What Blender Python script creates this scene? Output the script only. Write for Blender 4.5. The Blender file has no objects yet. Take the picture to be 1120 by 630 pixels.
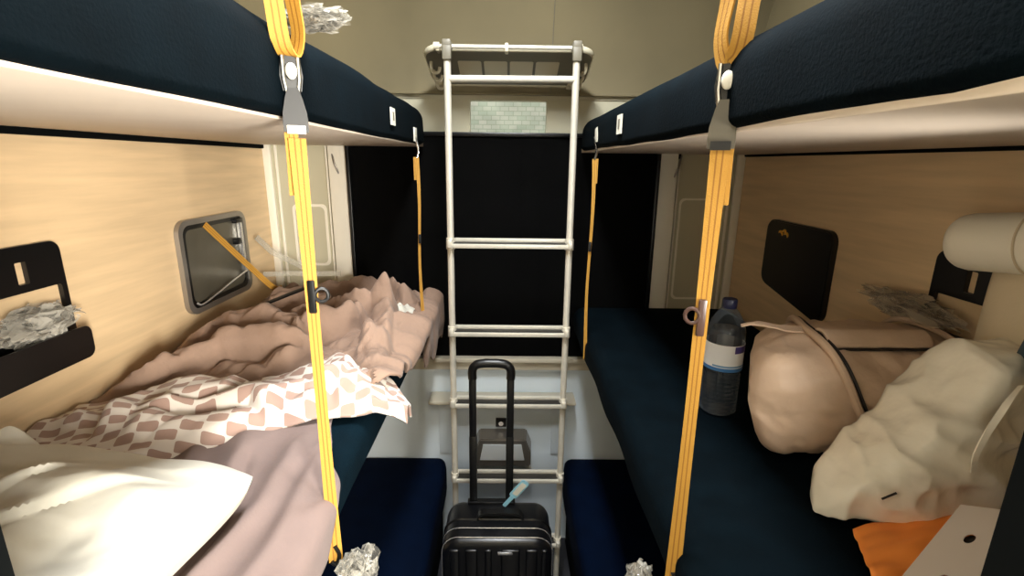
import bpy, bmesh, math, random
from mathutils import Vector, Matrix, noise
random.seed(7)
PI = math.pi
S = bpy.context.scene
COL = S.collection
V = Vector

# ------------------------------------------------------------------ helpers
def srgb(r, g, b):
    f = lambda c: (c/255/12.92) if c/255 <= .04045 else ((c/255+.055)/1.055)**2.4
    return (f(r), f(g), f(b), 1)

def link(o, parent=None):
    COL.objects.link(o)
    if parent is not None: o.parent = parent
    return o

def obj(name, bm, mats, parent=None, smooth=True, normals=True):
    if normals: bmesh.ops.recalc_face_normals(bm, faces=bm.faces[:])
    me = bpy.data.meshes.new(name); bm.to_mesh(me); bm.free()
    for m in (mats if isinstance(mats, (list, tuple)) else [mats]): me.materials.append(m)
    o = bpy.data.objects.new(name, me); link(o)
    if smooth:
        for p in me.polygons: p.use_smooth = True
        me.set_sharp_from_angle(angle=math.radians(38))
    if parent is not None:
        o.parent = parent
        o.matrix_parent_inverse = Matrix.Translation(parent.location).inverted() if parent.type == 'EMPTY' else Matrix.Identity(4)
    return o

def tag(o, label, cat, group=None, kind=None):
    o['label'] = label; o['category'] = cat
    if group: o['group'] = group
    if kind: o['kind'] = kind
    return o

def struct(o):
    o['kind'] = 'structure'; return o

def thing(name, loc, label, cat, group=None):
    o = bpy.data.objects.new(name, None); o.location = loc; o.empty_display_size = .05
    link(o); return tag(o, label, cat, group)

def box(bm, lo, hi, bev=0, seg=2, mat=0):
    r = bmesh.ops.create_cube(bm, size=1)
    lo, hi = V(lo), V(hi)
    for v in r['verts']:
        v.co = V([lo[i] + (v.co[i]+.5)*(hi[i]-lo[i]) for i in range(3)])
    fs = set(f for v in r['verts'] for f in v.link_faces)
    for f in fs: f.material_index = mat
    if bev > 0:
        es = list(set(e for v in r['verts'] for e in v.link_edges))
        bmesh.ops.bevel(bm, geom=es, offset=bev, segments=seg, profile=.5, affect='EDGES')
    return bm

def B(lo, hi, bev=0, seg=2):
    return box(bmesh.new(), lo, hi, bev, seg)

def frame_path(pts, ref=None):
    n = len(pts); out = []
    for i in range(n):
        t = (pts[min(i+1, n-1)] - pts[max(i-1, 0)]).normalized()
        out.append(t)
    return out

def tube(bm, pts, r, seg=12, closed=False, cap=True):
    pts = [V(p) for p in pts]; n = len(pts)
    rs = r if isinstance(r, (list, tuple)) else [r]*n
    T = []
    for i in range(n):
        if closed: t = pts[(i+1) % n]-pts[i-1]
        else: t = pts[min(i+1, n-1)]-pts[max(i-1, 0)]
        T.append(t.normalized())
    a = V((0, 0, 1)) if abs(T[0].z) < .9 else V((1, 0, 0))
    N = T[0].cross(a).normalized(); rings = []
    for i in range(n):
        N = (N - T[i]*N.dot(T[i])).normalized(); Bn = T[i].cross(N)
        rings.append([bm.verts.new(pts[i]+rs[i]*(N*math.cos(2*PI*k/seg)+Bn*math.sin(2*PI*k/seg))) for k in range(seg)])
    m = n if closed else n-1
    for i in range(m):
        A, C = rings[i], rings[(i+1) % n]
        for k in range(seg): bm.faces.new((A[k], A[(k+1) % seg], C[(k+1) % seg], C[k]))
    if cap and not closed:
        bm.faces.new(rings[0][::-1]); bm.faces.new(rings[-1])
    return bm

def smooth_path(pts, sub=8, closed=False):
    P = [V(p) for p in pts]; n = len(P); out = []
    g = (lambda i: P[i % n]) if closed else (lambda i: P[max(0, min(n-1, i))])
    for i in range(n if closed else n-1):
        p0, p1, p2, p3 = g(i-1), g(i), g(i+1), g(i+2)
        for k in range(sub):
            t = k/sub
            out.append(.5*((2*p1)+(p2-p0)*t+(2*p0-5*p1+4*p2-p3)*t*t+(3*p1-p0-3*p2+p3)*t**3))
    if not closed: out.append(P[-1])
    return out

def ribbon(bm, pts, width, wdir, th=.0018, nw=4):
    """webbing: a solid strip along pts, widths may vary, uv across the width"""
    pts = [V(p) for p in pts]; n = len(pts)
    ws = width if isinstance(width, (list, tuple)) else [width]*n
    wd = wdir if isinstance(wdir, list) else [V(wdir)]*n
    uvl = bm.loops.layers.uv.verify()
    top, bot = [], []
    L = 0; Ls = []
    for i in range(n):
        if i: L += (pts[i]-pts[i-1]).length
        Ls.append(L)
        t = (pts[min(i+1, n-1)]-pts[max(i-1, 0)]).normalized()
        w = V(wd[i]); w = (w-t*w.dot(t)).normalized(); nn = t.cross(w)
        top.append([bm.verts.new(pts[i]+w*ws[i]*(j/nw-.5)+nn*th/2) for j in range(nw+1)])
        bot.append([bm.verts.new(pts[i]+w*ws[i]*(j/nw-.5)-nn*th/2) for j in range(nw+1)])
    def F(vs, uvs):
        f = bm.faces.new(vs)
        for l, u in zip(f.loops, uvs): l[uvl].uv = u
    for i in range(n-1):
        for j in range(nw):
            u = [(j/nw, Ls[i]), ((j+1)/nw, Ls[i]), ((j+1)/nw, Ls[i+1]), (j/nw, Ls[i+1])]
            F((top[i][j], top[i][j+1], top[i+1][j+1], top[i+1][j]), u)
            F((bot[i][j], bot[i+1][j], bot[i+1][j+1], bot[i][j+1]), [u[0], u[3], u[2], u[1]])
        for j in (0, nw):
            F((top[i][j], top[i+1][j], bot[i+1][j], bot[i][j]), [(j/nw, Ls[i])]*4)
    for i in (0, n-1):
        for j in range(nw):
            F((top[i][j], top[i][j+1], bot[i][j+1], bot[i][j]), [(j/nw, Ls[i])]*4)
    return bm

def rrect(w0, w1, h0, h1, r, seg=6):
    pts = []
    for cx, cy, a in ((w1-r, h1-r, 0), (w0+r, h1-r, 90), (w0+r, h0+r, 180), (w1-r, h0+r, 270)):
        for k in range(seg+1):
            t = math.radians(a+90*k/seg); pts.append((cx+r*math.cos(t), cy+r*math.sin(t)))
    return pts

def plate(bm, outline, holes, mapf, th):
    """flat plate with holes; mapf(a,b,depth)->xyz"""
    loops = []
    for lp in [outline]+list(holes):
        vs = [bm.verts.new(mapf(a, b, 0)) for a, b in lp]
        es = [bm.edges.new((vs[i], vs[(i+1) % len(vs)])) for i in range(len(vs))]
        loops.append((vs, es))
    es = [e for l in loops for e in l[1]]
    r = bmesh.ops.triangle_fill(bm, edges=es, use_beauty=True, use_dissolve=False)
    fs = [g for g in r['geom'] if isinstance(g, bmesh.types.BMFace)]
    ex = bmesh.ops.extrude_face_region(bm, geom=fs)
    d = V(mapf(0, 0, th))-V(mapf(0, 0, 0))
    bmesh.ops.translate(bm, verts=[g for g in ex['geom'] if isinstance(g, bmesh.types.BMVert)], vec=d)
    return bm

def grid(bm, nu, nv, f, uvf=None, closed_u=False):
    uvl = bm.loops.layers.uv.verify()
    vs = [[bm.verts.new(f(i/nu, j/nv)) for j in range(nv+1)] for i in range(nu+(0 if closed_u else 1))]
    N = len(vs)
    for i in range(nu):
        for j in range(nv):
            q = [(i, j), (i+1, j), (i+1, j+1), (i, j+1)]
            fc = bm.faces.new([vs[a % N][b] for a, b in q])
            for l, (a, b) in zip(fc.loops, q):
                l[uvl].uv = uvf(a/nu, b/nv) if uvf else (a/nu, b/nv)
    return vs

def ss(a, b, x):
    t = max(0, min(1, (x-a)/(b-a))); return t*t*(3-2*t)
def lerp(a, b, t): return a+(b-a)*t
def interp(tab, x):
    if x <= tab[0][0]: return tab[0][1]
    for (a, fa), (b, fb) in zip(tab, tab[1:]):
        if x <= b:
            t = (x-a)/(b-a); t = t*t*(3-2*t)*.4+t*.6
            return fa+(fb-fa)*t
    return tab[-1][1]
def nz(x, y, z=0): return noise.noise(V((x, y, z)))
def ridge(x, y, z=0, o=3):
    s, a = 0, 1
    for k in range(o):
        s += a*(1-abs(nz(x, y, z+k*7.3))*2.0); x *= 2.03; y *= 2.03; a *= .5
    return s
def segdist(px, py, pts):
    best = 9; bt = 0; n = len(pts)-1
    for i in range(n):
        ax, ay = pts[i]; bx, by = pts[i+1]
        dx, dy = bx-ax, by-ay; L = dx*dx+dy*dy
        t = max(0, min(1, ((px-ax)*dx+(py-ay)*dy)/L))
        d = math.hypot(px-ax-dx*t, py-ay-dy*t)
        if d < best: best, bt = d, (i+t)/n
    return best, bt
def folds(x, y, R):
    h = 0
    for pts, w, a in R:
        d, t = segdist(x, y, pts)
        e = min(1, 6*t+.25)*min(1, 6*(1-t)+.25)
        h += a*e*math.exp(-(d/w)**2)
    return h

# ------------------------------------------------------------------ materials
def mat(name, col, rough=.6, metal=0, spec=.5, bump=None, vary=0, vscale=4, sheen=0, coat=0, stretch=(1, 1, 1), trans=0, sub=0):
    m = bpy.data.materials.new(name); m.use_nodes = True
    N, L = m.node_tree.nodes, m.node_tree.links
    b = N['Principled BSDF']
    b.inputs['Base Color'].default_value = col
    b.inputs['Roughness'].default_value = rough
    b.inputs['Metallic'].default_value = metal
    b.inputs['Specular IOR Level'].default_value = spec
    b.inputs['Sheen Weight'].default_value = sheen
    b.inputs['Coat Weight'].default_value = coat
    b.inputs['Transmission Weight'].default_value = trans
    tc = N.new('ShaderNodeTexCoord'); mp = N.new('ShaderNodeMapping'); mp.inputs['Scale'].default_value = stretch
    L.new(tc.outputs['Object'], mp.inputs[0])
    if vary:
        n = N.new('ShaderNodeTexNoise'); n.inputs['Scale'].default_value = vscale; n.inputs['Detail'].default_value = 5
        L.new(mp.outputs[0], n.inputs['Vector'])
        r = N.new('ShaderNodeValToRGB')
        r.color_ramp.elements[0].position = .3; r.color_ramp.elements[1].position = .7
        r.color_ramp.elements[0].color = [c*(1-vary) for c in col[:3]]+[1]
        r.color_ramp.elements[1].color = [min(1, c*(1+vary)) for c in col[:3]]+[1]
        L.new(n.outputs[0], r.inputs[0]); L.new(r.outputs[0], b.inputs['Base Color'])
    if bump:
        sc, st = bump[:2]
        n2 = N.new('ShaderNodeTexNoise'); n2.inputs['Scale'].default_value = sc; n2.inputs['Detail'].default_value = 4
        L.new(mp.outputs[0], n2.inputs['Vector'])
        bp = N.new('ShaderNodeBump'); bp.inputs['Strength'].default_value = st; bp.inputs['Distance'].default_value = bump[2] if len(bump) > 2 else .002
        L.new(n2.outputs[0], bp.inputs['Height']); L.new(bp.outputs[0], b.inputs['Normal'])
    return m

M = {}
M['wood'] = mat('veneer', srgb(216, 188, 148), .45, vary=.10, vscale=5, stretch=(1, .7, 9), bump=(30, .05))
M['underside'] = mat('berth_underside', srgb(214, 200, 184), .5, vary=.05, vscale=6)
M['cream'] = mat('cream_panel', srgb(242, 236, 220), .4, vary=.02, vscale=3)
M['olive'] = mat('beige_roof', srgb(130, 119, 90), .5, vary=.10, vscale=3)
M['lowwall'] = mat('pale_blue_wall', srgb(224, 236, 244), .35, vary=.03, vscale=4)
M['sill'] = mat('sill', srgb(200, 192, 172), .4, vary=.05, vscale=8)
M['navy'] = mat('navy_upholstery', srgb(3, 11, 16), .9, spec=.05, bump=(260, .4), vary=.25, vscale=14)
M['navy2'] = mat('navy_seat', srgb(2, 12, 32), .9, spec=.05, bump=(260, .4), vary=.2, vscale=14)
M['teal'] = mat('teal_upholstery', srgb(5, 20, 28), .9, spec=.05, bump=(260, .4), vary=.2, vscale=14)
M['black'] = mat('black_plastic', srgb(7, 7, 8), .35)
M['blind'] = mat('blackout_blind', srgb(6, 6, 6), .8, spec=.15, bump=(120, .2))
M['alu'] = mat('brushed_aluminium', srgb(222, 216, 200), .35, metal=.3, vary=.04, vscale=40)
M['alu_dark'] = mat('groove', srgb(40, 38, 34), .5)
M['steel'] = mat('steel', srgb(200, 200, 198), .22, metal=1)
M['rackp'] = mat('cream_plastic', srgb(214, 206, 180), .35)
M['rackd'] = mat('rack_dark_lining', srgb(120, 114, 98), .5)  # darker beige-grey of the rack tray between its panes
M['pane'] = mat('frosted_pane', srgb(222, 210, 180), .35)
M['brown'] = mat('mauve_duvet', srgb(142, 118, 102), .9, spec=.15, sheen=.1, vary=.06, vscale=9, bump=(26, .7, .008))
M['sheet'] = mat('mauve_sheet', srgb(124, 107, 102), .85, spec=.2, sheen=.1, vary=.05, vscale=9, bump=(220, .2))
M['white'] = mat('white_cotton', srgb(198, 194, 181), .85, spec=.2, vary=.02, vscale=6, bump=(9, .6, .012))
M['duffel'] = mat('beige_nylon', srgb(204, 178, 154), .5, spec=.4, vary=.05, vscale=12, bump=(15, .7, .009))
M['duffel2'] = mat('beige_webbing', srgb(192, 166, 142), .7)
M['piping'] = mat('dark_piping', srgb(26, 20, 20), .6)
M['plasticbag'] = mat('white_plastic_film', srgb(242, 236, 218), .2, spec=.5, vary=.04, vscale=10, bump=(10, .5, .012))
M['orange'] = mat('orange_paper', srgb(255, 150, 62), .6, vary=.05, vscale=20)
M['card'] = mat('white_card', srgb(244, 234, 226), .6)
M['roll'] = mat('white_paper_roll', srgb(232, 226, 208), .6, bump=(90, .2))
M['cushion'] = mat('cream_cushion', srgb(206, 190, 160), .8, bump=(160, .2))
M['slate'] = mat('slate_cloth', srgb(60, 76, 84), .9)
M['shell'] = mat('black_hardshell', srgb(10, 11, 14), .3, spec=.4)
M['silver'] = mat('silver_trim', srgb(215, 215, 215), .25, metal=.8)
M['tagblue'] = mat('pale_blue_tag', srgb(150, 205, 222), .4)
M['gold'] = mat('gold_print', srgb(224, 170, 60), .4)
M['label'] = mat('white_label', srgb(226, 222, 206), .5)
M['tabb_lit'] = mat('black_tab_lit', srgb(90, 84, 70), .6)  # black tab on the right, with the light on it mixed into the colour
M['tabb'] = mat('black_tab', srgb(8, 8, 8), .5)
M['traym'] = mat('grey_metal_liner', srgb(96, 92, 80), .3, metal=.5, vary=.2, vscale=6)
M['frame'] = mat('pewter_frame', srgb(150, 144, 136), .3, metal=.7)
M['floor'] = mat('dark_vinyl', srgb(46, 46, 50), .5, vary=.2, vscale=30)
M['brick'] = mat('outside', srgb(170, 190, 175), .8)
M['dark'] = mat('dark_jamb', srgb(8, 10, 10), .95, spec=.05)
M['cap'] = mat('blue_cap', srgb(20, 26, 60), .4)
M['smoky'] = mat('brown_smoky', srgb(70, 48, 40), .4)

def strap_mat():
    m = mat('yellow_webbing', srgb(236, 178, 44), .7, bump=(500, .4))
    N, L = m.node_tree.nodes, m.node_tree.links; b = N['Principled BSDF']
    uv = N.new('ShaderNodeTexCoord'); sp = N.new('ShaderNodeSeparateXYZ'); L.new(uv.outputs['UV'], sp.inputs[0])
    r = N.new('ShaderNodeValToRGB'); r.color_ramp.interpolation = 'LINEAR'
    e = r.color_ramp.elements; Y = srgb(184, 136, 50); D = srgb(128, 80, 12)
    e[0].position = 0; e[0].color = Y; e[1].position = 1; e[1].color = Y
    for p, c in ((.27, Y), (.34, D), (.41, Y), (.6, Y), (.67, D), (.74, Y)):
        k = e.new(p); k.color = c
    L.new(sp.outputs[0], r.inputs[0]); L.new(r.outputs[0], b.inputs['Base Color'])
    return m
M['strap'] = strap_mat()

def check_mat():
    m = mat('patterned_cotton', srgb(236, 224, 212), .85, spec=.2, sheen=.2)
    N, L = m.node_tree.nodes, m.node_tree.links; b = N['Principled BSDF']
    uv = N.new('ShaderNodeTexCoord'); sp = N.new('ShaderNodeSeparateXYZ'); L.new(uv.outputs['UV'], sp.inputs[0])
    def mt(op, a, bb=None, c=None):
        n = N.new('ShaderNodeMath'); n.operation = op
        for i, q in enumerate((a, bb, c)):
            if q is None: continue
            if isinstance(q, (int, float)): n.inputs[i].default_value = q
            else: L.new(q, n.inputs[i])
        return n.outputs[0]
    a = mt('MULTIPLY', sp.outputs[0], 1/.036); c = mt('MULTIPLY', sp.outputs[1], 1/.022)
    fa, fc = mt('FLOOR', a), mt('FLOOR', c)
    par = mt('FLOORED_MODULO', mt('ADD', fa, fc), 2.0)
    ra = mt('ABSOLUTE', mt('SUBTRACT', mt('SUBTRACT', a, fa), .5)); rc = mt('ABSOLUTE', mt('SUBTRACT', mt('SUBTRACT', c, fc), .5))
    s = mt('ADD', mt('POWER', mt('MULTIPLY', ra, 2), 6), mt('POWER', mt('MULTIPLY', rc, 2), 6))
    mask = mt('MULTIPLY', mt('LESS_THAN', s, .90), mt('LESS_THAN', par, .5))
    mx = N.new('ShaderNodeMix'); mx.data_type = 'RGBA'
    mx.inputs[6].default_value = srgb(208, 199, 189); mx.inputs[7].default_value = srgb(156, 130, 118)
    L.new(mask, mx.inputs[0]); L.new(mx.outputs[2], b.inputs['Base Color'])
    return m
M['check'] = check_mat()

def film_mat(name, col, alpha, rough=.12):
    m = bpy.data.materials.new(name); m.use_nodes = True
    N, L = m.node_tree.nodes, m.node_tree.links; N.clear()
    out = N.new('ShaderNodeOutputMaterial'); mix = N.new('ShaderNodeMixShader'); t = N.new('ShaderNodeBsdfTransparent')
    b = N.new('ShaderNodeBsdfPrincipled'); b.inputs['Base Color'].default_value = col; b.inputs['Roughness'].default_value = rough
    b.inputs['Specular IOR Level'].default_value = 1.0; b.inputs['Coat Weight'].default_value = .6; b.inputs['Coat Roughness'].default_value = .05
    fr = N.new('ShaderNodeFresnel'); fr.inputs[0].default_value = 1.5
    ad = N.new('ShaderNodeMath'); ad.operation = 'MULTIPLY_ADD'; ad.inputs[1].default_value = .5; ad.inputs[2].default_value = alpha; ad.use_clamp = True
    L.new(fr.outputs[0], ad.inputs[0]); L.new(ad.outputs[0], mix.inputs[0])
    L.new(t.outputs[0], mix.inputs[1]); L.new(b.outputs[0], mix.inputs[2]); L.new(mix.outputs[0], out.inputs[0])
    return m
M['film'] = film_mat('clear_film', srgb(200, 196, 184), .04, .08)
M['film2'] = film_mat('clear_film_warm', srgb(190, 175, 150), .03, .08)
M['pet'] = film_mat('clear_bottle', srgb(120, 130, 140), .04, .08)
M['hanger'] = film_mat('clear_plastic_arm', srgb(200, 195, 180), .35, .2)

def glass_mat():
    m = bpy.data.materials.new('window_glass'); m.use_nodes = True
    b = m.node_tree.nodes['Principled BSDF']
    b.inputs['Transmission Weight'].default_value = 1; b.inputs['Roughness'].default_value = .02
    b.inputs['Base Color'].default_value = (1, 1, 1, 1); b.inputs['IOR'].default_value = 1.05
    return m
M['glass'] = glass_mat()
def emis(name, col, st):
    m = bpy.data.materials.new(name); m.use_nodes = True
    b = m.node_tree.nodes['Principled BSDF']; b.inputs['Emission Color'].default_value = col; b.inputs['Emission Strength'].default_value = st
    b.inputs['Base Color'].default_value = col
    return m
M['lamp'] = emis('lamp_diffuser', (1, .9, .72, 1), 3)

def brick_mat():
    m = mat('pale_brickwork', srgb(200, 215, 200), .8)
    N, L = m.node_tree.nodes, m.node_tree.links; b = N['Principled BSDF']
    tc = N.new('ShaderNodeTexCoord'); sp = N.new('ShaderNodeSeparateXYZ'); cb = N.new('ShaderNodeCombineXYZ')
    L.new(tc.outputs['Object'], sp.inputs[0]); L.new(sp.outputs[0], cb.inputs[0]); L.new(sp.outputs[2], cb.inputs[1])
    br = N.new('ShaderNodeTexBrick'); br.inputs['Scale'].default_value = 6.5
    br.inputs['Color1'].default_value = srgb(235, 232, 215); br.inputs['Color2'].default_value = srgb(205, 214, 192)
    br.inputs['Mortar'].default_value = srgb(190, 198, 175); br.inputs['Mortar Size'].default_value = .02
    L.new(cb.outputs[0], br.inputs[0])
    n = N.new('ShaderNodeTexNoise'); n.inputs['Scale'].default_value = 3; L.new(cb.outputs[0], n.inputs['Vector'])
    mx = N.new('ShaderNodeMix'); mx.data_type = 'RGBA'; mx.blend_type = 'MULTIPLY'; mx.inputs[0].default_value = .85
    L.new(br.outputs[0], mx.inputs[6]); L.new(n.outputs[0], mx.inputs[7]); L.new(mx.outputs[2], b.inputs['Base Color'])
    return m
M['brickw'] = brick_mat()

# ------------------------------------------------------------------ the compartment shell
XL, XR, YE, YF = -.955, .93, 2.0, .24      # side walls, window end, door end
EL, ER = -.314, .269                        # aisle edges of the berths
ZC = 2.68

struct(obj('floor', B((-1.2, -1.05, -.06), (1.2, 2.06, 0)), M['floor']))
struct(obj('wall_left', B((XL-.06, YF-.05, 0), (XL, YE+.06, ZC)), M['wood']))
struct(obj('wall_right', B((XR, YF-.05, 0), (XR+.06, YE+.06, ZC)), M['wood']))
struct(obj('wall_left_upper', B((XL, YF+.004, 2.0), (XL+.006, YE-.03, ZC)), M['olive']))
struct(obj('wall_right_upper', B((XR-.006, YF+.004, 2.0), (XR, YE-.03, ZC)), M['olive']))
struct(obj('ceiling', B((-1.2, -1.05, ZC), (1.2, 2.06, ZC+.05)), M['olive']))

# window wall: lower pale part, window opening, upper part
WX0, WX1, WZ0, WZ1 = -.627, .59, .945, 1.985
bm = bmesh.new(); plate(bm, [(XL, .90), (XR, .90), (XR, 2.004), (XL, 2.004)], [rrect(WX0+.03, WX1-.03, WZ0+.03, WZ1, .012)], lambda a, b, d: (a, YE+d, b), .05)
M['dullcream'] = mat('dull_cream', srgb(196, 190, 164), .45)
struct(obj('wall_window_end', bm, M['dullcream'], smooth=False))
struct(obj('wall_below_window', B((XL, YE, 0), (XR, YE+.05, .90)), M['lowwall']))
# roof curve leaning in above the window
bm = bmesh.new()
prof = []
for k in range(13):
    t = k/12; prof.append((2.0-.008-.32*t**1.7, 2.004+(ZC-2.004)*t))
A = [[bm.verts.new((x, y+dy, z)) for y, z in prof] for x in (XL, XR) for dy in (0, .04)]
for a, b in ((0, 2), (1, 3), (0, 1), (2, 3)):
    for k in range(12): bm.faces.new((A[a][k], A[a][k+1], A[b][k+1], A[b][k]))
struct(obj('wall_roof_curve', bm, M['olive']))
bm = bmesh.new(); box(bm, (XL, 1.981, 1.998), (XR, 2.0, 2.008), .002); struct(obj('trim_1', bm, M['olive']))
bm = bmesh.new()
for k in range(12):
    (y0, z0), (y1, z1) = prof[k], prof[k+1]
pts = [(.158, y-.001, z) for y, z in prof]
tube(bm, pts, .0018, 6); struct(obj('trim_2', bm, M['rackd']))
# sill, mouldings of the window wall
bm = bmesh.new(); box(bm, (XL, 1.945, .925), (XR, 2.0, .945), .004); box(bm, (XL, 1.965, .885), (XR, 2.0, .925), .003)
struct(obj('trim_3', bm, M['sill']))
bm = bmesh.new(); box(bm, (XL, 1.975, .872), (XR, 2.0, .885), .002); struct(obj('trim_4', bm, M['lowwall']))
def side_panel(x0, x1, s, name):
    bm = bmesh.new()
    z0, z1 = .95, 1.83
    # stepped mouldings at both ends of the cream panel
    a, b = (x0, x0+.03) if s < 0 else (x1-.03, x1)
    box(bm, (a, 1.982, z0), (b, 2.0, z1), .004)
    a, b = (x0+.042, x0+.052) if s < 0 else (x1-.052, x1-.042)
    box(bm, (a, 1.990, z0), (b, 2.0, z1), .003)
    a, b = (x1-.075, x1) if s < 0 else (x0, x0+.075)
    box(bm, (a, 1.978, z0), (b, 2.0, z1), .006)
    a, b = (x1-.088, x1-.082) if s < 0 else (x0+.082, x0+.088)
    box(bm, (a, 1.988, z0), (b, 2.0, z1), .002)
    plate(bm, rrect(x0+.09, x1-.10, 1.33, 1.58, .02) if s < 0 else rrect(x0+.1, x1-.09, 1.2, 1.62, .02), [rrect(x0+.1, x1-.11, 1.34, 1.57, .02)] if s < 0 else [rrect(x0+.108, x1-.098, 1.208, 1.612, .02)], lambda p, q, d: (p, 2.0-d, q), .003)
    return struct(obj(name, bm, M['cream']))
side_panel(XL, WX0, -1, 'trim_5'); side_panel(WX1, XR, 1, 'trim_6')

for x, lab in ((-.675, 'small metal bracket at the top of the left cream panel'), (.665, 'small metal bracket at the top of the right cream panel')):
    s_ = 1 if x < 0 else -1
    hb = thing('wall_bracket', (x, 1.99, 1.74), lab, 'bracket')
    bm = bmesh.new(); tube(bm, smooth_path([(x-s_*.012, 1.985, 1.785), (x, 1.972, 1.74), (x+s_*.012, 1.982, 1.70), (x+s_*.004, 1.984, 1.705)], 5), .004, 8); obj('bracket_arm', bm, M['frame'], hb)
    obj('bracket_base', B((x-.018, 1.986, 1.772), (x+.012, 2.0, 1.80), .003), M['black'], hb)

# small visible window above the blind
win = bpy.data.objects.new('window_1', None); win.location = (0, 2.03, 1.8); link(win); struct(win)
bm = bmesh.new(); plate(bm, [(WX0+.03, WZ0+.03), (WX1-.03, WZ0+.03), (WX1-.03, WZ1), (WX0+.03, WZ1)], [rrect(-.149, .145, 1.15, 1.98, .006)], lambda a, b, d: (a, 2.005+d, b), .035)
struct(obj('window_frame', bm, M['dullcream'], win, smooth=False))
struct(obj('window_pane', B((-.149, 2.02, 1.15), (.145, 2.024, 1.98)), M['glass'], win))
tag(obj('station_building', B((-3, 4.6, -1.5), (3, 4.8, 6)), M['brickw']), 'pale green-grey brick building seen through the narrow strip of window', 'building')

# front (door) wall with jambs; the photographer stands in the doorway
struct(obj('wall_door_left', B((XL, YF-.04, 0), (-.287, YF, ZC)), M['dark']))
struct(obj('wall_door_right', B((.284, YF-.04, 0), (XR, YF, ZC)), M['dark']))
struct(obj('wall_door_lintel', B((-.287, YF-.04, 2.25), (.284, YF, ZC)), M['dark']))
# corridor behind
struct(obj('wall_corridor', B((-1.2, -1.05, 0), (1.2, -1.0, ZC)), M['cream']))
struct(obj('wall_corridor_left', B((-1.2, -1.0, 0), (-1.15, .2, ZC)), M['cream']))
struct(obj('wall_corridor_right', B((1.15, -1.0, 0), (1.2, .2, ZC)), M['cream']))

# ------------------------------------------------------------------ blackout blind
bl = thing('window_blind', (0, 1.98, .945), 'black blackout blind pulled up over most of the window behind the ladder', 'blind')
bm = bmesh.new()
grid(bm, 60, 30, lambda u, v: (lerp(WX0, WX1, u), 1.975+.003*math.sin(u*40)*(.2+v*.2), lerp(.946, 1.858, v)))
r = bmesh.ops.solidify(bm, geom=bm.faces[:], thickness=.003)
obj('blind_fabric', bm, M['blind'], bl)
obj('hem_bar', B((WX0, 1.965, 1.846), (WX1, 1.985, 1.862), .004), M['black'], bl)
obj('side_rail', B((WX0-.002, 1.962, .946), (WX0+.012, 1.99, 1.84), .003), M['black'], bl)
obj('side_rail', B((WX1-.012, 1.962, .946), (WX1+.002, 1.99, 1.84), .003), M['black'], bl)

# ------------------------------------------------------------------ berths
def slab(x0, x1, y0, y1, z0, z1, r, wob=.004, seed=0, nu=48):
    """soft upholstered slab: rounded-rectangle section swept in y with slight unevenness"""
    bm = bmesh.new(); rb_ = min(r, .014)
    sec = []
    for cx, cy, a, q in ((x1-r, z1-r, 0, r), (x0+r, z1-r, 90, r), (x0+rb_, z0+rb_, 180, rb_), (x1-rb_, z0+rb_, 270, rb_)):
        for k in range(7):
            t = math.radians(a+90*k/6); sec.append((cx+q*math.cos(t), cy+q*math.sin(t)))
    n = len(sec)
    S_ = 40; rings = []
    for i in range(S_+1):
        y = lerp(y0, y1, i/S_); e = 0
        d = min(i, S_-i)
        sh = [0.012, .003, 0][min(d, 2)]
        ring = []
        for (a, b) in sec:
            ca, cb = (x0+x1)/2, (z0+z1)/2
            a2 = a-math.copysign(min(sh, abs(a-ca)), a-ca); b2 = b-math.copysign(min(sh, abs(b-cb)), b-cb)
            w = wob*nz(a*3+seed, y*5, b*8)
            ring.append(bm.verts.new((a2+w, y, b2+w*.8)))
        rings.append(ring)
    for i in range(S_):
        for k in range(n):
            bm.faces.new((rings[i][k], rings[i][(k+1) % n], rings[i+1][(k+1) % n], rings[i+1][k]))
    bm.faces.new(rings[0]); bm.faces.new(rings[-1][::-1])
    return bm

def berth(x0, x1, zb, zt, label, m, edge, under=True, top_kind='upper'):
    b = thing('berth', ((x0+x1)/2, 1.1, zb), label, 'berth', 'berths on both sides of the aisle')
    th = .018
    wall = XL if edge > 0 else XR
    obj('mattress', slab(x0, x1, YF+.004, 1.962, zb+.004, zt, min(.045, (zt-zb)*.4), .005, seed=x0*9+zb*4), m, b)
    lo, hi = (x0, x1-.012) if edge > 0 else (x0+.012, x1)
    obj('underside_panel', B((lo, YF+.004, zb), (hi, 1.962, zb+th), .002), M['underside'], b)
    return b
# upper berths
UL = berth(XL+.012, EL, 1.806, 1.945, 'upper berth on the left wall, cream underside above the duvet', M['navy'], 1)
UR = berth(ER, XR-.012, 1.790, 1.905, 'upper berth on the right wall, cream underside above the beige bag', M['navy'], -1)
# rubber seal strips between berth and wall
obj('wall_seal', B((XL+.001, YF+.004, 1.792), (XL+.022, 1.96, 1.826), .004), M['dark'], UL)
obj('wall_seal', B((XR-.020, YF+.004, 1.782), (XR-.001, 1.96, 1.806), .004), M['dark'], UR)
# white instruction stickers on the berth edges
def sticker(berth_, x, y, z, s):
    bm = B((x-.0015, y-.024, z-.022), (x+.0015, y+.024, z+.022)); obj('sticker', bm, M['label'], berth_)
    obj('sticker_mark', B((x+s*.0014-.001, y-.008, z-.010), (x+s*.0014+.001, y+.008, z+.012)), M['rackd'], berth_)
sticker(UL, EL+.004, 1.39, 1.866, 1); sticker(UR, ER-.004, 1.235, 1.842, -1)
# middle berths
ML = berth(XL+.004, EL, 1.085, 1.178, 'middle berth on the left wall under the rumpled duvet and pillow', M['teal'], 1)
MR = berth(ER, XR-.004, 1.085, 1.182, 'middle berth on the right wall carrying bottle, beige bag and plastic bag', M['navy'], -1)
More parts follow.
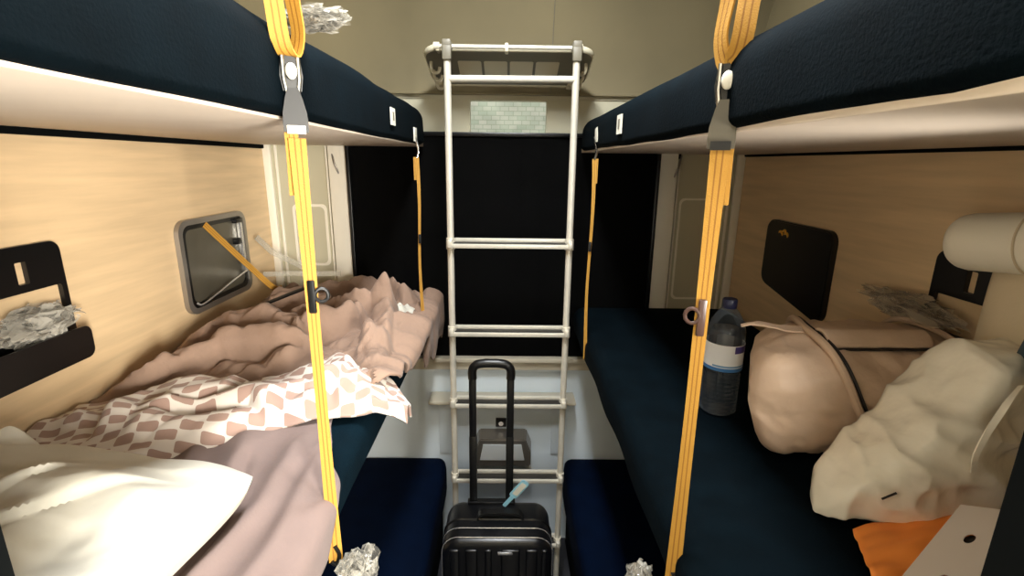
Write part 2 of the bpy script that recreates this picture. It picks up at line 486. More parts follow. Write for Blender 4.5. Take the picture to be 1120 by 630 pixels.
# bottom seats
def bench(x0, x1, label, edge):
    b = thing('bench_seat', ((x0+x1)/2, 1.1, 0), label, 'seat', 'bench seats at floor level')
    obj('seat_cushion', slab(x0, x1, YF+.004, 1.985, .30, .452, .035, .004, seed=x0*5), M['navy2'], b)
    a, c = (x0, x1-.03) if edge > 0 else (x0+.03, x1)
    obj('seat_base', B((a, YF+.004, 0), (c, 1.98, .30), .004), M['dark'], b)
bench(XL+.004, -.262, 'navy bench seat left of the suitcase beneath the middle berth', 1)
bench(.258, XR-.004, 'navy bench seat right of the suitcase beneath the middle berth', -1)

# ------------------------------------------------------------------ coat rack / shelf above ladder
rk = thing('wall_rack', (0, 1.95, 2.05), 'cream plastic rack with coat hooks and four clear panes above the ladder', 'rack')
def rkmap(a, b, d):      # a across, b 0(back)..1(front); rack tilts up towards the front
    return (a, lerp(1.955, 1.735, b), lerp(2.030, 2.098, b)+d)
bm = bmesh.new()
def rk_out(x0, x1, b0, b1, r):
    return [(x, y/.23) for x, y in rrect(x0, x1, b0*.23, b1*.23, r)]
holes = []
for k in range(4):
    x0 = -.175+k*.0885; holes.append(rk_out(x0, x0+.080, .22, .74, .008))
plate(bm, rk_out(-.277, .275, 0, 1, .045), holes, rkmap, .014)
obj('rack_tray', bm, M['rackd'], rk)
bm = bmesh.new()
for k in range(4):
    x0 = -.175+k*.0885
    plate(bm, rk_out(x0, x0+.080, .22, .74, .008), [], lambda a, b, d: rkmap(a, b, d+.003), .006)
obj('rack_panes', bm, M['pane'], rk)
bm = bmesh.new()
pts = [rkmap(a, b, .012) for a, b in rk_out(-.272, .270, .03, .98, .043)]
tube(bm, [V(p) for p in pts], .012, 10, closed=True)
obj('rack_rim', bm, M['rackp'], rk)
for x in (-.24, .235): obj('wall_bracket', B((x-.02, 1.93, 2.02), (x+.02, 1.99, 2.055), .005), M['rackp'], rk)
for s in (-1, 1):
    for k in range(3):
        b_ = .2+k*.25; x = (.262 if s > 0 else -.266)-s*.006*(1-b_)
        p = V(rkmap(x, b_, -.002)); bm = bmesh.new()
        tube(bm, smooth_path([p+V((0, 0, .004)), p+V((0, 0, -.018)), p+V((s*-.008, 0, -.032)), p+V((s*-.024, 0, -.030)), p+V((s*-.029, 0, -.014))], 5), .0055, 8)
        obj('coat_hook', bm, M['rackp'], rk)
# hanging rail along the front of the rack
bm = bmesh.new(); tube(bm, [(-.232, 1.705, 2.106), (.222, 1.705, 2.106)], .0065, 14); obj('hanging_rail', bm, M['alu'], rk)
for x in (-.232, .224):
    bm = bmesh.new(); tube(bm, [(x-.009, 1.705, 2.106), (x+.009, 1.705, 2.106)], .0125, 14); obj('rail_end_cap', bm, M['rackp'], rk)
for x in (-.228, -.009, .220):
    obj('rail_clamp', B((x-.006, 1.698, 2.092), (x+.006, 1.745, 2.118), .003), M['rackp'], rk)

# ------------------------------------------------------------------ ladder
ld = thing('ladder', (.01, 1.69, 0), 'silver aluminium ladder hooked over the rail in the aisle', 'ladder')
LY = 1.69; LXa, LXb = -.197, .214
for x in (LXa, LXb):
    bm = bmesh.new()
    tube(bm, [(x, LY, .04), (x, LY, 2.09)], .0115, 16); o = obj('side_rail', bm, M['alu'], ld)
    bm = bmesh.new(); tube(bm, [(x, LY, 0), (x, LY, .05)], .015, 14); obj('rubber_foot', bm, M['black'], ld)
    bm = B((x-.014, 1.672, 2.062), (x+.014, 1.700, 2.106), .004)
    box(bm, (x-.014, 1.672, 2.100), (x+.014, 1.730, 2.122), .004)
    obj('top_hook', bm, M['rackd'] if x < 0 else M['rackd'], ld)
bm = bmesh.new(); tube(bm, [(LXa, LY, 2.008), (LXb, LY, 2.010)], .0115, 16); obj('top_bar', bm, M['alu'], ld)
for z in (1.470, 1.150, .868, .548, .25):
    rg = bmesh.new()
    box(rg, (LXa, LY-.026, z-.006), (LXb, LY-.014, z+.009), .003)
    box(rg, (LXa, LY+.012, z+.010), (LXb, LY+.026, z+.024), .003)
    o = obj('rung', rg, M['alu'], ld)
    bm = bmesh.new(); box(bm, (LXa+.01, LY-.016, z+.001), (LXb-.01, LY+.014, z+.012), .002)
    obj('rung_core', bm, M['alu_dark'], o)
    for x in (LXa, LXb):
        c = bmesh.new(); tube(c, [(x, LY, z-.012), (x, LY, z+.026)], .0155, 14)
        box(c, (x-.008, LY-.032, z-.004), (x+.008, LY, z+.022), .003)
        obj('rung_bracket', c, M['alu'], o)

# ------------------------------------------------------------------ window wall fittings below the sill
sh = thing('fold_down_table', (-.02, 1.98, .70), 'narrow beige fold-down shelf on the pale wall below the window', 'shelf')
bm = bmesh.new()
sec = [(-.325, .742), (-.335, .760), (-.30, .765), (.265, .765), (.30, .760), (.29, .742)]
box(bm, (-.33, 1.895, .752), (.297, 1.998, .768), .006)
box(bm, (-.31, 1.955, .735), (.277, 1.998, .752), .004)
obj('shelf_board', bm, M['sill'], sh)
for x in (-.318, .276):
    bm = bmesh.new(); tube(bm, [(x, 1.975, .722), (x, 2.0, .722)], .009, 12); obj('bolt', bm, M['black'], sh)
obj('lip_rail', B((-.30, 1.985, .716), (.26, 2.0, .728), .003), M['sill'], sh)
for x in (-.27, .235):
    obj('bracket_plate', B((x-.03, 1.992, .46), (x+.03, 2.0, .72), .003), M['lowwall'], sh)
so = thing('power_socket', (-.02, 1.99, .62), 'small black socket on the pale wall above the silver bin lid', 'socket')
obj('socket_plate', B((-.046, 1.99, .597), (.002, 2.0, .640), .003), M['black'], so)
bm = bmesh.new(); tube(bm, [(-.022, 1.984, .617), (-.022, 1.99, .617)], .011, 14); obj('socket_face', bm, M['silver'], so)
bn = thing('wall_bin', (-.01, 1.96, .45), 'small silver flap bin mounted on the pale wall behind the suitcase handle', 'bin')
bm = bmesh.new()
vs = []
for y in (1.90, 1.998):
    w = 0 if y > 1.95 else -.006
    vs.append([bm.verts.new((x, y, z)) for x, z in ((-.145-w, .458), (.115+w, .458), (.115+w, .53), (.092+w, .588), (-.118-w, .588), (-.145-w, .53))])
bm.faces.new(vs[0]); bm.faces.new(vs[1][::-1])
for k in range(6): bm.faces.new((vs[0][k], vs[0][(k+1) % 6], vs[1][(k+1) % 6], vs[1][k]))
bmesh.ops.bevel(bm, geom=bm.edges[:], offset=.005, segments=2, affect='EDGES')
obj('bin_body', bm, M['frame'], bn)
bm = bmesh.new()
plate(bm, [(-.112, .492), (.082, .492), (.068, .566), (-.098, .566)], [], lambda a, b, d: (a, 1.899-d, b), .005)
obj('bin_flap', bm, mat('bin_white', srgb(225, 232, 236), .3), bn)

# ------------------------------------------------------------------ suitcase
sc = thing('suitcase', (-.023, 1.39, 0), 'black hardshell suitcase standing in the aisle with its handle pulled up', 'suitcase')
sx0, sx1, sy0, sy1, sz0, sz1 = -.200, .152, 1.296, 1.492, .05, .602
bm = bmesh.new()
def shell_half(y0, y1, ynormal):
    n = 64
    outl = rrect(sx0, sx1, sz0, sz1, .055, 8)
    cx, cz = (sx0+sx1)/2, (sz0+sz1)/2
    rings = []
    prof = [(0, 1.0), (.72, 1.0), (.90, .985), (.98, .955), (1.0, .91)]
    for t, s in prof:
        y = lerp(y0, y1, t)
        rings.append([bm.verts.new((cx+(a-cx)*s, y, cz+(b-cz)*s)) for a, b in outl])
    for i in range(len(rings)-1):
        for k in range(len(outl)):
            m_ = (k+1) % len(outl); bm.faces.new((rings[i][k], rings[i][m_], rings[i+1][m_], rings[i+1][k]))
    bm.faces.new(rings[-1]); bm.faces.new(rings[0][::-1])
shell_half(1.388, sy0, -1); shell_half(1.400, sy1, 1)
obj('shell', bm, M['shell'], sc)
# vertical ribs moulded on the front face
for x, w in ((-.158, .030), (-.105, .038), (-.052, .022), (.018, .060), (.085, .036), (.125, .018)):
    bm = B((x-w/2, sy0-.007, sz0+.05), (x+w/2, sy0+.006, sz1-.030), .005, 3)
    obj('rib', bm, M['shell'], sc)
for y in (1.352, 1.312):
    bm = bmesh.new()
    cx, cz = (sx0+sx1)/2, (sz0+sz1)/2
    s = 1.004 if y > 1.33 else 1.0
    tube(bm, [(cx+(a-cx)*s, y, cz+(b-cz)*s+.0005) for a, b in rrect(sx0, sx1, sz0, sz1, .055, 8)], .0016, 6, closed=True)
    obj('seam_trim', bm, M['silver'], sc)
bm = bmesh.new()
tube(bm, [(((sx0+sx1)/2)+(a-(sx0+sx1)/2)*1.0, 1.394, b) for a, b in rrect(sx0, sx1, sz0, sz1, .055, 8)], .005, 6, closed=True)
obj('zip', bm, M['black'], sc)
obj('logo_plate', B((-.022, sy0-.011, .560), (.024, sy0-.004, .568), .001), M['silver'], sc)
# top carrying handle
bm = bmesh.new(); ribbon(bm, smooth_path([(-.09, 1.40, .603), (-.075, 1.40, .622), (.0, 1.40, .627), (.045, 1.40, .622), (.06, 1.40, .603)], 6), .026, (0, 1, 0), .008)
obj('carry_handle', bm, M['black'], sc)
# telescopic handle
hx0, hx1, hy, hz = -.110, .014, 1.478, 1.118
for x in (hx0, hx1):
    hp = obj('handle_pole', B((x-.013, hy-.008, .58), (x+.013, hy+.008, .86), .003), M['black'], sc)
    obj('handle_pole_upper', B((x-.012, hy-.007, .85), (x+.012, hy+.007, hz-.015), .003), M['black'], hp)
bm = bmesh.new()
tube(bm, smooth_path([(hx0, hy, hz-.05), (hx0, hy, hz-.020), (hx0+.012, hy, hz-.002), (hx0+.035, hy, hz+.004), ((hx0+hx1)/2, hy, hz+.005), (hx1-.035, hy, hz+.004), (hx1-.012, hy, hz-.002), (hx1, hy, hz-.020), (hx1, hy, hz-.05)], 6), .0145, 12)
obj('handle_grip', bm, M['black'], sc)
obj('handle_socket', B((hx0-.02, hy-.014, .596), (hx1+.02, hy+.012, .612), .004), M['black'], sc)
for x in (sx0+.04, sx1-.04):
    for y in (1.33, 1.455):
        bm = bmesh.new(); tube(bm, [(x-.012, y, .025), (x+.012, y, .025)], .025, 18); box(bm, (x-.018, y-.016, .03), (x+.018, y+.016, .056), .004)
        obj('wheel', bm, M['black'], sc)
# luggage tag
tg = thing('luggage_tag', (.01, 1.44, .63), 'pale blue luggage tag looped on the black suitcase', 'tag')
bm = bmesh.new()
def tg_map(a, b, d): return (.004+(a*.62+b*.55)*1.35, 1.430-d-b*.10, .638+(b*.75-a*.45)*1.35)
plate(bm, rrect(-.014, .014, .026, .088, .007), [], tg_map, .003); obj('tag_body', bm, M['tagblue'], tg)
bm = bmesh.new(); plate(bm, rrect(-.0065, .0065, -.012, .030, .004), [], lambda a, b, d: V(tg_map(a, b, d))+V((0, -.0015, 0)), .0025); obj('tag_loop', bm, M['tagblue'], tg)
bm = bmesh.new(); plate(bm, rrect(-.009, .009, .036, .080, .003), [], lambda a, b, d: V(tg_map(a, b, d))+V((0, -.003, 0)), .001); obj('tag_window', bm, M['label'], tg)

# ------------------------------------------------------------------ safety straps
def near_strap(x, y, side, label):
    root = thing('safety_strap', (x, y, 1.10), label, 'strap', 'yellow safety straps between the berths')
    ux = V((.78*-1 if side < 0 else .78, .42, 0)).normalized()   # width direction, turned to the aisle
    ux = V((.90, .42*(-1 if side > 0 else 1), 0)).normalized()
    nrm = V((ux.y, -ux.x, 0))
    if nrm.y > 0: nrm = -nrm
    P = V((x, y, 0)); inw = V((-side, 0, 0))     # inw: towards the aisle
    o = P+inw*.016
    # main webbing, double ply
    z0, z1 = 1.095, 1.780
    if side < 0: z0 = 1.062
    pts = [o+V((0, 0, lerp(z1, z0, k/16)))+nrm*.002*math.sin(k*.5) for k in range(17)]
    bm = bmesh.new(); ws = [.0235-.006*math.sin(PI*k/16) for k in range(17)]
    ribbon(bm, pts, ws, ux, .0022); obj('webbing', bm, M['strap'], root)
    # loose tail of the webbing
    q = o-nrm*.006
    s2 = -1 if side < 0 else 1
    pts = [q+ux*s2*.007+V((0, 0, z)) for z in (1.79, 1.76, 1.73, 1.70)]
    bm = bmesh.new(); ribbon(bm, pts, [.018, .018, .019, .020], ux, .0025); obj('webbing_tail', bm, M['strap'], root)
    # tab at the top, tapering
    zt = 1.788 if side < 0 else 1.770
    wid = [.032, .033, .031, .022, .014]; zz = [zt, zt+.012, zt+.026, zt+.046, zt+.058]
    bm = bmesh.new(); ribbon(bm, [o+nrm*.003+V((0, 0, z)) for z in zz], wid, ux, .006)
    tabm = M['tabb'] if side < 0 else M['tabb_lit']
    tb = obj('buckle_tab', bm, tabm, root)
    bm = bmesh.new(); ribbon(bm, [o+nrm*.0075+V((0, 0, z)) for z in (zt-.002, zt+.009)], .024, ux, .003)
    obj('tab_label', bm, M['label'] if side < 0 else M['tabb'], tb)
    # metal link and plastic clip
    for s in (-1, 1):
        bm = bmesh.new(); tube(bm, [o+ux*s*.007+V((0, 0, zt+.050)), o+ux*s*.010+V((0, 0, zt+.07)), o+ux*s*.010+V((0, 0, zt+.100))], .003, 8)
        obj('link_bar', bm, M['steel'], root)
    bm = bmesh.new()
    c = o+nrm*.006+V((0, 0, zt+.080))
    r = bmesh.ops.create_uvsphere(bm, u_segments=16, v_segments=10, radius=1)
    for v in r['verts']: v.co = c+ux*v.co.x*.0075+nrm*v.co.y*.004+V((0, 0, v.co.z*.011))
    obj('clip_button', bm, M['label'], root)
    bm = bmesh.new(); ribbon(bm, [o-nrm*.003+V((0, 0, z)) for z in (zt+.055, zt+.075, zt+.100)], [.024, .030, .024], ux, .004); obj('clip_plate', bm, M['black'], root)
    # upper loop of webbing
    zl = zt+.096
    ctl = [V((.004, .2)), V((.004, .13)), V((.010, .075)), V((.014, .035)), V((.006, .006)), V((-.006, .010)), V((-.011, .030)), V((-.013, .060)), V((-.015, .085)), V((-.018, .100)), V((-.014, .112))]
    f_ = -1 if side > 0 else 1
    path = smooth_path([o+ux*(f_*c_.x)+nrm*.010*math.cos(i)+V((0, 0, zl+c_.y)) for i, c_ in enumerate(ctl)], 4)
    wd = []
    for i in range(len(path)):
        t = i/(len(path)-1)
        a = .9*math.sin(PI*min(1, t*1.8))
        wd.append((ux*math.cos(a)+nrm*math.sin(a)).normalized())
    bm = bmesh.new(); ribbon(bm, path, [.024]*len(path), wd, .0026); obj('webbing_loop', bm, M['strap'], root)
    pts = [o+V((0, 0, z))+ux*.002*math.sin(z*20) for z in (zl+.10, zl+.2, zl+.35, zl+.55)]
    bm = bmesh.new(); ribbon(bm, [p-nrm*.006 for p in pts], .026, ux, .003); obj('webbing_upper', bm, M['strap'], root)
    # hook pin mid height
    zh = 1.548
    hm = M['tabb'] if side < 0 else M['smoky']
    bm = bmesh.new(); c = o+nrm*.005+V((0, 0, zh))
    box(bm, (-.0055, -.003, -.026), (.0055, .003, .026), .002)
    bmesh.ops.transform(bm, matrix=Matrix.Translation(c), verts=bm.verts[:])
    hk = obj('hook_plate', bm, hm, root)
    bm = bmesh.new(); cc = c+ux*(-f_*-.014 if side < 0 else -.012)+nrm*.002
    tube(bm, [cc+ux*.0095*math.cos(a*PI/6)+V((0, 0, .0105*math.sin(a*PI/6)+.002)) for a in range(12)], .0028, 8, closed=True)
    obj('hook_ring', bm, hm, hk)
    # lower anchor hook
    bm = bmesh.new(); c = o+nrm*.004+V((0, 0, z0+.012))
    tube(bm, smooth_path([c+V((0, 0, .02)), c+ux*.006, c+V((0, 0, -.018)), c-ux*.008+V((0, 0, -.01))], 5), .0035, 8)
    obj('anchor_hook', bm, M['tabb'], root)
    return root
near_strap(-.316, .731, -1, 'yellow safety strap hanging in front of the duvet, nearest on the left')
near_strap(.283, .642, 1, 'yellow safety strap hanging in front of the water bottle, nearest on the right')
def far_strap(x, y, side, label, zlo):
    root = thing('safety_strap', (x, y, 1.10), label, 'strap', 'yellow safety straps between the berths')
    o = V((x-side*.012, y, 0)); ux = V((.95, -side*.3, 0)).normalized(); nrm = V((-side*.3, -.95, 0)).normalized()
    bm = bmesh.new(); ribbon(bm, [o+V((0, 0, lerp(1.765, zlo, k/12)))+ux*.003*math.sin(k*.6) for k in range(13)], [.0125-.004*math.sin(PI*k/12) for k in range(13)], ux, .0025)
    obj('webbing', bm, M['strap'], root)
    bm = bmesh.new(); ribbon(bm, [o+ux*side*.006-nrm*.004+V((0, 0, z)) for z in (1.765, 1.73, 1.69)], .011, ux, .0025); obj('webbing_tail', bm, M['strap'], root)
    bm = bmesh.new(); tube(bm, smooth_path([o+V((0, 0, 1.762)), o+ux*.006+V((0, 0, 1.785)), o+V((0, 0, 1.815)), o-ux*.004+V((0, 0, 1.83))], 4), .0035, 8); obj('anchor_link', bm, M['steel'], root)
    bm = B((-.002, -.022, -.02), (.002, .022, .024), .001); bmesh.ops.transform(bm, matrix=Matrix.Translation(o+V((side*.003, 0, 1.835))), verts=bm.verts[:])
    obj('anchor_plate', bm, M['label'], root)
    bm = B((-.004, -.004, -.016), (.004, .004, .016), .001); bmesh.ops.transform(bm, matrix=Matrix.Translation(o+nrm*.003+V((0, 0, 1.49))), verts=bm.verts[:])
    obj('hook_plate', bm, M['tabb'], root)
far_strap(-.318, 1.705, -1, 'thin yellow safety strap dropping to the far end of the duvet', 1.20)
far_strap(.279, 1.575, 1, 'thin yellow safety strap right of the ladder against the black blind', 1.10)

# ------------------------------------------------------------------ crumpled clear plastic
def crumple(c, r, sc_, seed, name='plastic_wrap', m=None, sub=5, amp=.75):
    bm = bmesh.new(); bmesh.ops.create_icosphere(bm, subdivisions=sub, radius=1)
    for v in bm.verts:
        d = v.co.normalized(); q = d*sc_+V((seed, seed*2.1, 0))
        w = noise.noise_vector(q)*amp+noise.noise_vector(q*2.1+V((5, 1, 3)))*amp*.55+noise.noise_vector(q*4.6+V((1, 7, 3)))*amp*.25
        p = d*.72+w
        v.co = V(c)+V((p.x*r[0], p.y*r[1], p.z*r[2]))
    return obj(name, bm, m or M['film'])
tag(crumple((-.925, .935, 1.428), (.024, .078, .040), 2.2, 1.3), 'crumpled clear plastic wrapper stuffed in the left wall pocket', 'plastic wrapper')
tag(crumple((.880, 1.03, 1.455), (.026, .12, .030), 2.4, 4.7, m=M['film2']), 'crumpled clear plastic wrapper lying behind the beige bag by the right wall', 'plastic wrapper')
tag(crumple((-.262, .725, 1.040), (.030, .040, .045), 2.0, 7.1), 'crumpled clear plastic bag hanging at the foot of the left near strap', 'plastic wrapper')
tag(crumple((.232, .690, 1.055), (.026, .034, .034), 2.0, 9.6), 'crumpled clear plastic bag hanging at the foot of the right near strap', 'plastic wrapper')
tag(crumple((-.285, .80, 1.952), (.044, .03, .016), 2.3, 2.2), 'crumpled clear plastic wrapper beside the top of the left near strap', 'plastic wrapper')

# ------------------------------------------------------------------ wall pockets
def wall_pocket(wallx, s, y0, y1, label):
    """s=+1: on left wall facing +x"""
    root = thing('wall_pocket', (wallx, (y0+y1)/2, 1.33), label, 'wall pocket')
    bm = bmesh.new()
    plate(bm, rrect(y0, y1, 1.325, 1.583, .022), [rrect(y0+.02, y1-.012, 1.415, 1.492, .006), rrect(.930, .953, 1.508, 1.552, .003)], lambda a, b, d: (wallx+s*(.001+d), a, b), .010)
    obj('back_plate', bm, M['black'], root)
    bm = bmesh.new()
    outl = rrect(y0-.01, y1-.012, 1.332, 1.402, .018)
    # front bin wall
    plate(bm, outl, [], lambda a, b, d: (wallx+s*(.048+d), a, b), .005)
    box(bm, sorted_lo(wallx+s*.008, y0, 1.332, wallx+s*.05, y1-.02, 1.340), sorted_hi(wallx+s*.008, y0, 1.332, wallx+s*.05, y1-.02, 1.340))
    for yy in (y0-.005, y1-.022):
        box(bm, sorted_lo(wallx+s*.008, yy, 1.34, wallx+s*.05, yy+.005, 1.39), sorted_hi(wallx+s*.008, yy, 1.34, wallx+s*.05, yy+.005, 1.39))
    obj('pocket_bin', bm, M['black'], root)
def sorted_lo(a, b, c, d, e, f): return (min(a, d), min(b, e), min(c, f))
def sorted_hi(a, b, c, d, e, f): return (max(a, d), max(b, e), max(c, f))
wall_pocket(XL, 1, .770, 1.032, 'black plastic wall pocket on the left wall, holding a clear wrapper')
wall_pocket(XR, -1, .76, 1.030, 'black plastic wall pocket on the right wall, mostly hidden by the white roll')

# ------------------------------------------------------------------ folding wall tray, left (open) and right (closed black)
tr = thing('wall_tray', (XL, 1.64, 1.27), 'grey metal-framed recessed tray on the left wall with a yellow band across', 'wall tray')
ty0, ty1, tz0, tz1 = 1.405, 1.775, 1.292, 1.576
bm = bmesh.new(); plate(bm, rrect(ty0, ty1, tz0, tz1, .04), [rrect(ty0+.018, ty1-.018, tz0+.016, tz1-.016, .030)], lambda a, b, d: (XL+.001+d, a, b), .014)
obj('tray_frame', bm, M['frame'], tr)
bm = bmesh.new(); plate(bm, rrect(ty0+.018, ty1-.018, tz0+.016, tz1-.016, .030), [rrect(ty0+.034, ty1-.034, tz0+.030, tz1-.030, .024)], lambda a, b, d: (XL+.001+d, a, b), .010)
obj('tray_gasket', bm, M['black'], tr)
bm = bmesh.new(); plate(bm, rrect(ty0+.033, ty1-.033, tz0+.029, tz1-.029, .024), [], lambda a, b, d: (XL+.001+d, a, b), .006)
obj('tray_liner', bm, M['traym'], tr)
bm = bmesh.new(); tube(bm, smooth_path([(XL+.022, 1.43, 1.33), (XL+.03, 1.445, 1.322), (XL+.032, 1.52, 1.335), (XL+.032, 1.62, 1.355), (XL+.03, 1.72, 1.37)], 5), .0028, 8); obj('wire_clip', bm, M['silver'], tr)
obj('slide_rail', B((XL+.006, 1.725, 1.36), (XL+.02, 1.742, 1.54), .003), M['silver'], tr)
obj('catch', B((XL+.006, 1.690, 1.465), (XL+.026, 1.716, 1.485), .003), M['black'], tr)
obj('catch', B((XL+.006, 1.70, 1.537), (XL+.022, 1.745, 1.553), .002), M['black'], tr)
bm = bmesh.new(); ribbon(bm, smooth_path([(XL+.026, 1.515, 1.556), (-.91, 1.56, 1.50), (-.86, 1.62, 1.40), (-.815, 1.67, 1.318), (-.80, 1.70, 1.31)], 5), .020, (0.2, .75, .62), .002)
tag(obj('tray_band', bm, M['strap']), 'short yellow webbing band hanging diagonally from the grey wall tray', 'strap')
ha = thing('clear_hanger', (-.82, 1.72, 1.30), 'clear plastic bracket arm behind the left near strap above the duvet', 'bracket')
bm = bmesh.new(); ribbon(bm, [(-.92, 1.80, 1.475), (-.86, 1.78, 1.425), (-.76, 1.80, 1.365), (-.72, 1.80, 1.345)], .020, (0, .2, 1), .006); obj('upper_arm', bm, M['hanger'], ha)
bm = bmesh.new(); ribbon(bm, [(-.90, 1.78, 1.34), (-.80, 1.78, 1.345), (-.70, 1.79, 1.342), (-.62, 1.79, 1.345)], .018, (0, .2, 1), .006); obj('lower_arm', bm, M['hanger'], ha)
bm = bmesh.new(); tube(bm, [(-.735, 1.45, 1.325), (-.595, 1.45, 1.382)], .0055, 8)
tag(obj('black_rod', bm, M['black']), 'thin black rod lying on the duvet behind the left near strap', 'rod')

pd = thing('wall_tray', (XR, 1.54, 1.33), 'closed black wall tray on the right wall with a gold leaf emblem', 'wall tray')
bm = bmesh.new(); out2 = rrect(1.362, 1.722, 1.300, 1.572, .035)
out2 = [(a, b+.050*ss(1.45, 1.74, a) if b < 1.43 else b) for a, b in out2]
plate(bm, out2, [], lambda a, b, d: (XR-.001-d, a, b), .018); bmesh.ops.recalc_face_normals(bm, faces=bm.faces[:])
es = [e for e in bm.edges if len(e.link_faces) == 2 and e.calc_face_angle(0) > 1.2 and all(v.co.x < XR-.015 for v in e.verts)]
bmesh.ops.bevel(bm, geom=es, offset=.004, segments=2, affect='EDGES')
obj('tray_lid', bm, M['black'], pd)
bm = bmesh.new()
for k, (cy, cz) in enumerate(((1.628, 1.528), (1.596, 1.526), (1.612, 1.534))):
    pts = [(XR-.0205, cy+.012*math.cos(a*.5+.4+k*.3), cz+.011*math.sin(a*.5+.4)) for a in range(7)]
    tube(bm, pts, [.001, .0030, .0042, .0046, .0042, .0030, .001], 6)
obj('gold_emblem', bm, M['gold'], pd)

# ------------------------------------------------------------------ bedding on the left berth
ZT = 1.184
BR = [  # ridges of the big mauve duvet: polyline, width, height
    ([(-.93, 1.12), (-.80, 1.22), (-.62, 1.26), (-.44, 1.22)], .055, .050),
    ([(-.93, 1.33), (-.78, 1.42), (-.60, 1.45), (-.45, 1.42)], .060, .060),
    ([(-.90, 1.60), (-.74, 1.66), (-.58, 1.66), (-.42, 1.60)], .055, .055),
    ([(-.88, 1.84), (-.70, 1.86), (-.56, 1.84)], .05, .045),
    ([(-.58, 1.90), (-.46, 1.88), (-.38, 1.86)], .05, .085),
    ([(-.40, 1.78), (-.33, 1.86), (-.30, 1.93)], .035, .060),
    ([(-.52, 1.60), (-.44, 1.40), (-.38, 1.22), (-.33, 1.10)], .040, .050),
    ([(-.42, 1.68), (-.37, 1.50), (-.31, 1.35)], .032, .050),
    ([(-.50, 1.50), (-.42, 1.70), (-.34, 1.72)], .030, .030),
    ([(-.66, 1.55), (-.56, 1.36), (-.46, 1.30)], .018, .020),
    ([(-.75, 1.30), (-.60, 1.36), (-.50, 1.33)], .012, -.030),
    ([(-.93, 1.24), (-.80, 1.31), (-.62, 1.35), (-.48, 1.31)], .016, -.035),
    ([(-.90, 1.50), (-.76, 1.55), (-.60, 1.55), (-.50, 1.50)], .016, -.035),
    ([(-.47, 1.46), (-.41, 1.30), (-.36, 1.18)], .010, -.022),
    ([(-.41, 1.45), (-.35, 1.28)], .010, -.025),
    ([(-.62, 1.75), (-.46, 1.76), (-.36, 1.66)], .014, -.030),
    ([(-.46, 1.92), (-.40, 1.82)], .012, -.04),
]
def crease(x, y, CR):
    h = 0
    for pts, w, a in CR:
        best = 9; bt = 0; sg = 1; n = len(pts)-1
        for i in range(n):
            ax, ay = pts[i]; bx, by = pts[i+1]; dx, dy = bx-ax, by-ay; L = dx*dx+dy*dy
            t = max(0, min(1, ((x-ax)*dx+(y-ay)*dy)/L)); d = math.hypot(x-ax-dx*t, y-ay-dy*t)
            if d < best: best, bt = d, (i+t)/n; sg = 1 if dx*(y-ay)-dy*(x-ax) > 0 else -1
        e = min(1, 5*bt+.05)*min(1, 5*(1-bt)+.05)
        if sg > 0: h += a*e*(1-math.exp(-best/.010))*math.exp(-(best/w)**1.5)
        else: h -= .35*a*e*math.exp(-best/.022)*(1-math.exp(-best/.004))
    return h
def billow(x, y, sc_, ang=0, st=1, seed=0):
    c, s_ = math.cos(ang), math.sin(ang); u, v = (x*c+y*s_)*sc_*st, (-x*s_+y*c)*sc_
    wv = .5*nz(u*.7, v*.7, seed+9)
    return abs(nz(u+wv, v-wv, seed))*2
BC = [([(-.93, 1.20), (-.865, 1.238), (-.802, 1.33), (-.683, 1.348), (-.587, 1.313), (-.55, 1.367), (-.462, 1.479), (-.45, 1.585)], .10, .070),
      ([(-.90, .99), (-.834, 1.03), (-.799, 1.105), (-.739, 1.195), (-.576, 1.241), (-.48, 1.26)], .09, .050),
      ([(-.601, 1.096), (-.587, 1.163), (-.546, 1.212), (-.50, 1.28)], .06, .030),
      ([(-.80, 1.55), (-.773, 1.573), (-.701, 1.596), (-.497, 1.55), (-.377, 1.564), (-.338, 1.676)], .09, .060),
      ([(-.46, 1.60), (-.441, 1.553), (-.426, 1.366), (-.403, 1.21)], .07, .030),
      ([(-.30, 1.10), (-.315, 1.242), (-.361, 1.511), (-.42, 1.70)], .04, .030),
      ([(-.70, 1.42), (-.631, 1.444), (-.564, 1.491), (-.468, 1.563)], .04, .026),
      ([(-.90, 1.75), (-.76, 1.80), (-.60, 1.78), (-.50, 1.84), (-.40, 1.80)], .07, .040),
      ([(-.47, 1.88), (-.42, 1.80), (-.38, 1.74)], .04, .035), ([(-.40, 1.66), (-.35, 1.60), (-.32, 1.50)], .03, .03)]
PC = [([(-.752, .915), (-.666, .956), (-.552, .97), (-.496, .934)], .10, .045), ([(-.80, 1.037), (-.83, .932), (-.80, .845)], .06, .035),
      ([(-.399, .866), (-.405, .979), (-.375, 1.071), (-.365, 1.15)], .04, .030), ([(-.45, 1.04), (-.432, 1.028), (-.373, 1.006), (-.333, 1.079)], .04, .030),
      ([(-.48, 1.13), (-.43, 1.10), (-.36, 1.12)], .03, .025), ([(-.50, .90), (-.42, .92), (-.33, .97)], .05, .02)]
def wrinkle(x, y, ang, sc_, amp, seed):
    c, s = math.cos(ang), math.sin(ang)
    u, v = (x*c+y*s), (-x*s+y*c)
    wx = .35*nz(u*4, v*4, seed)
    return amp*(ridge(u*sc_*.35+wx, v*sc_+wx, seed, 2)-.6)

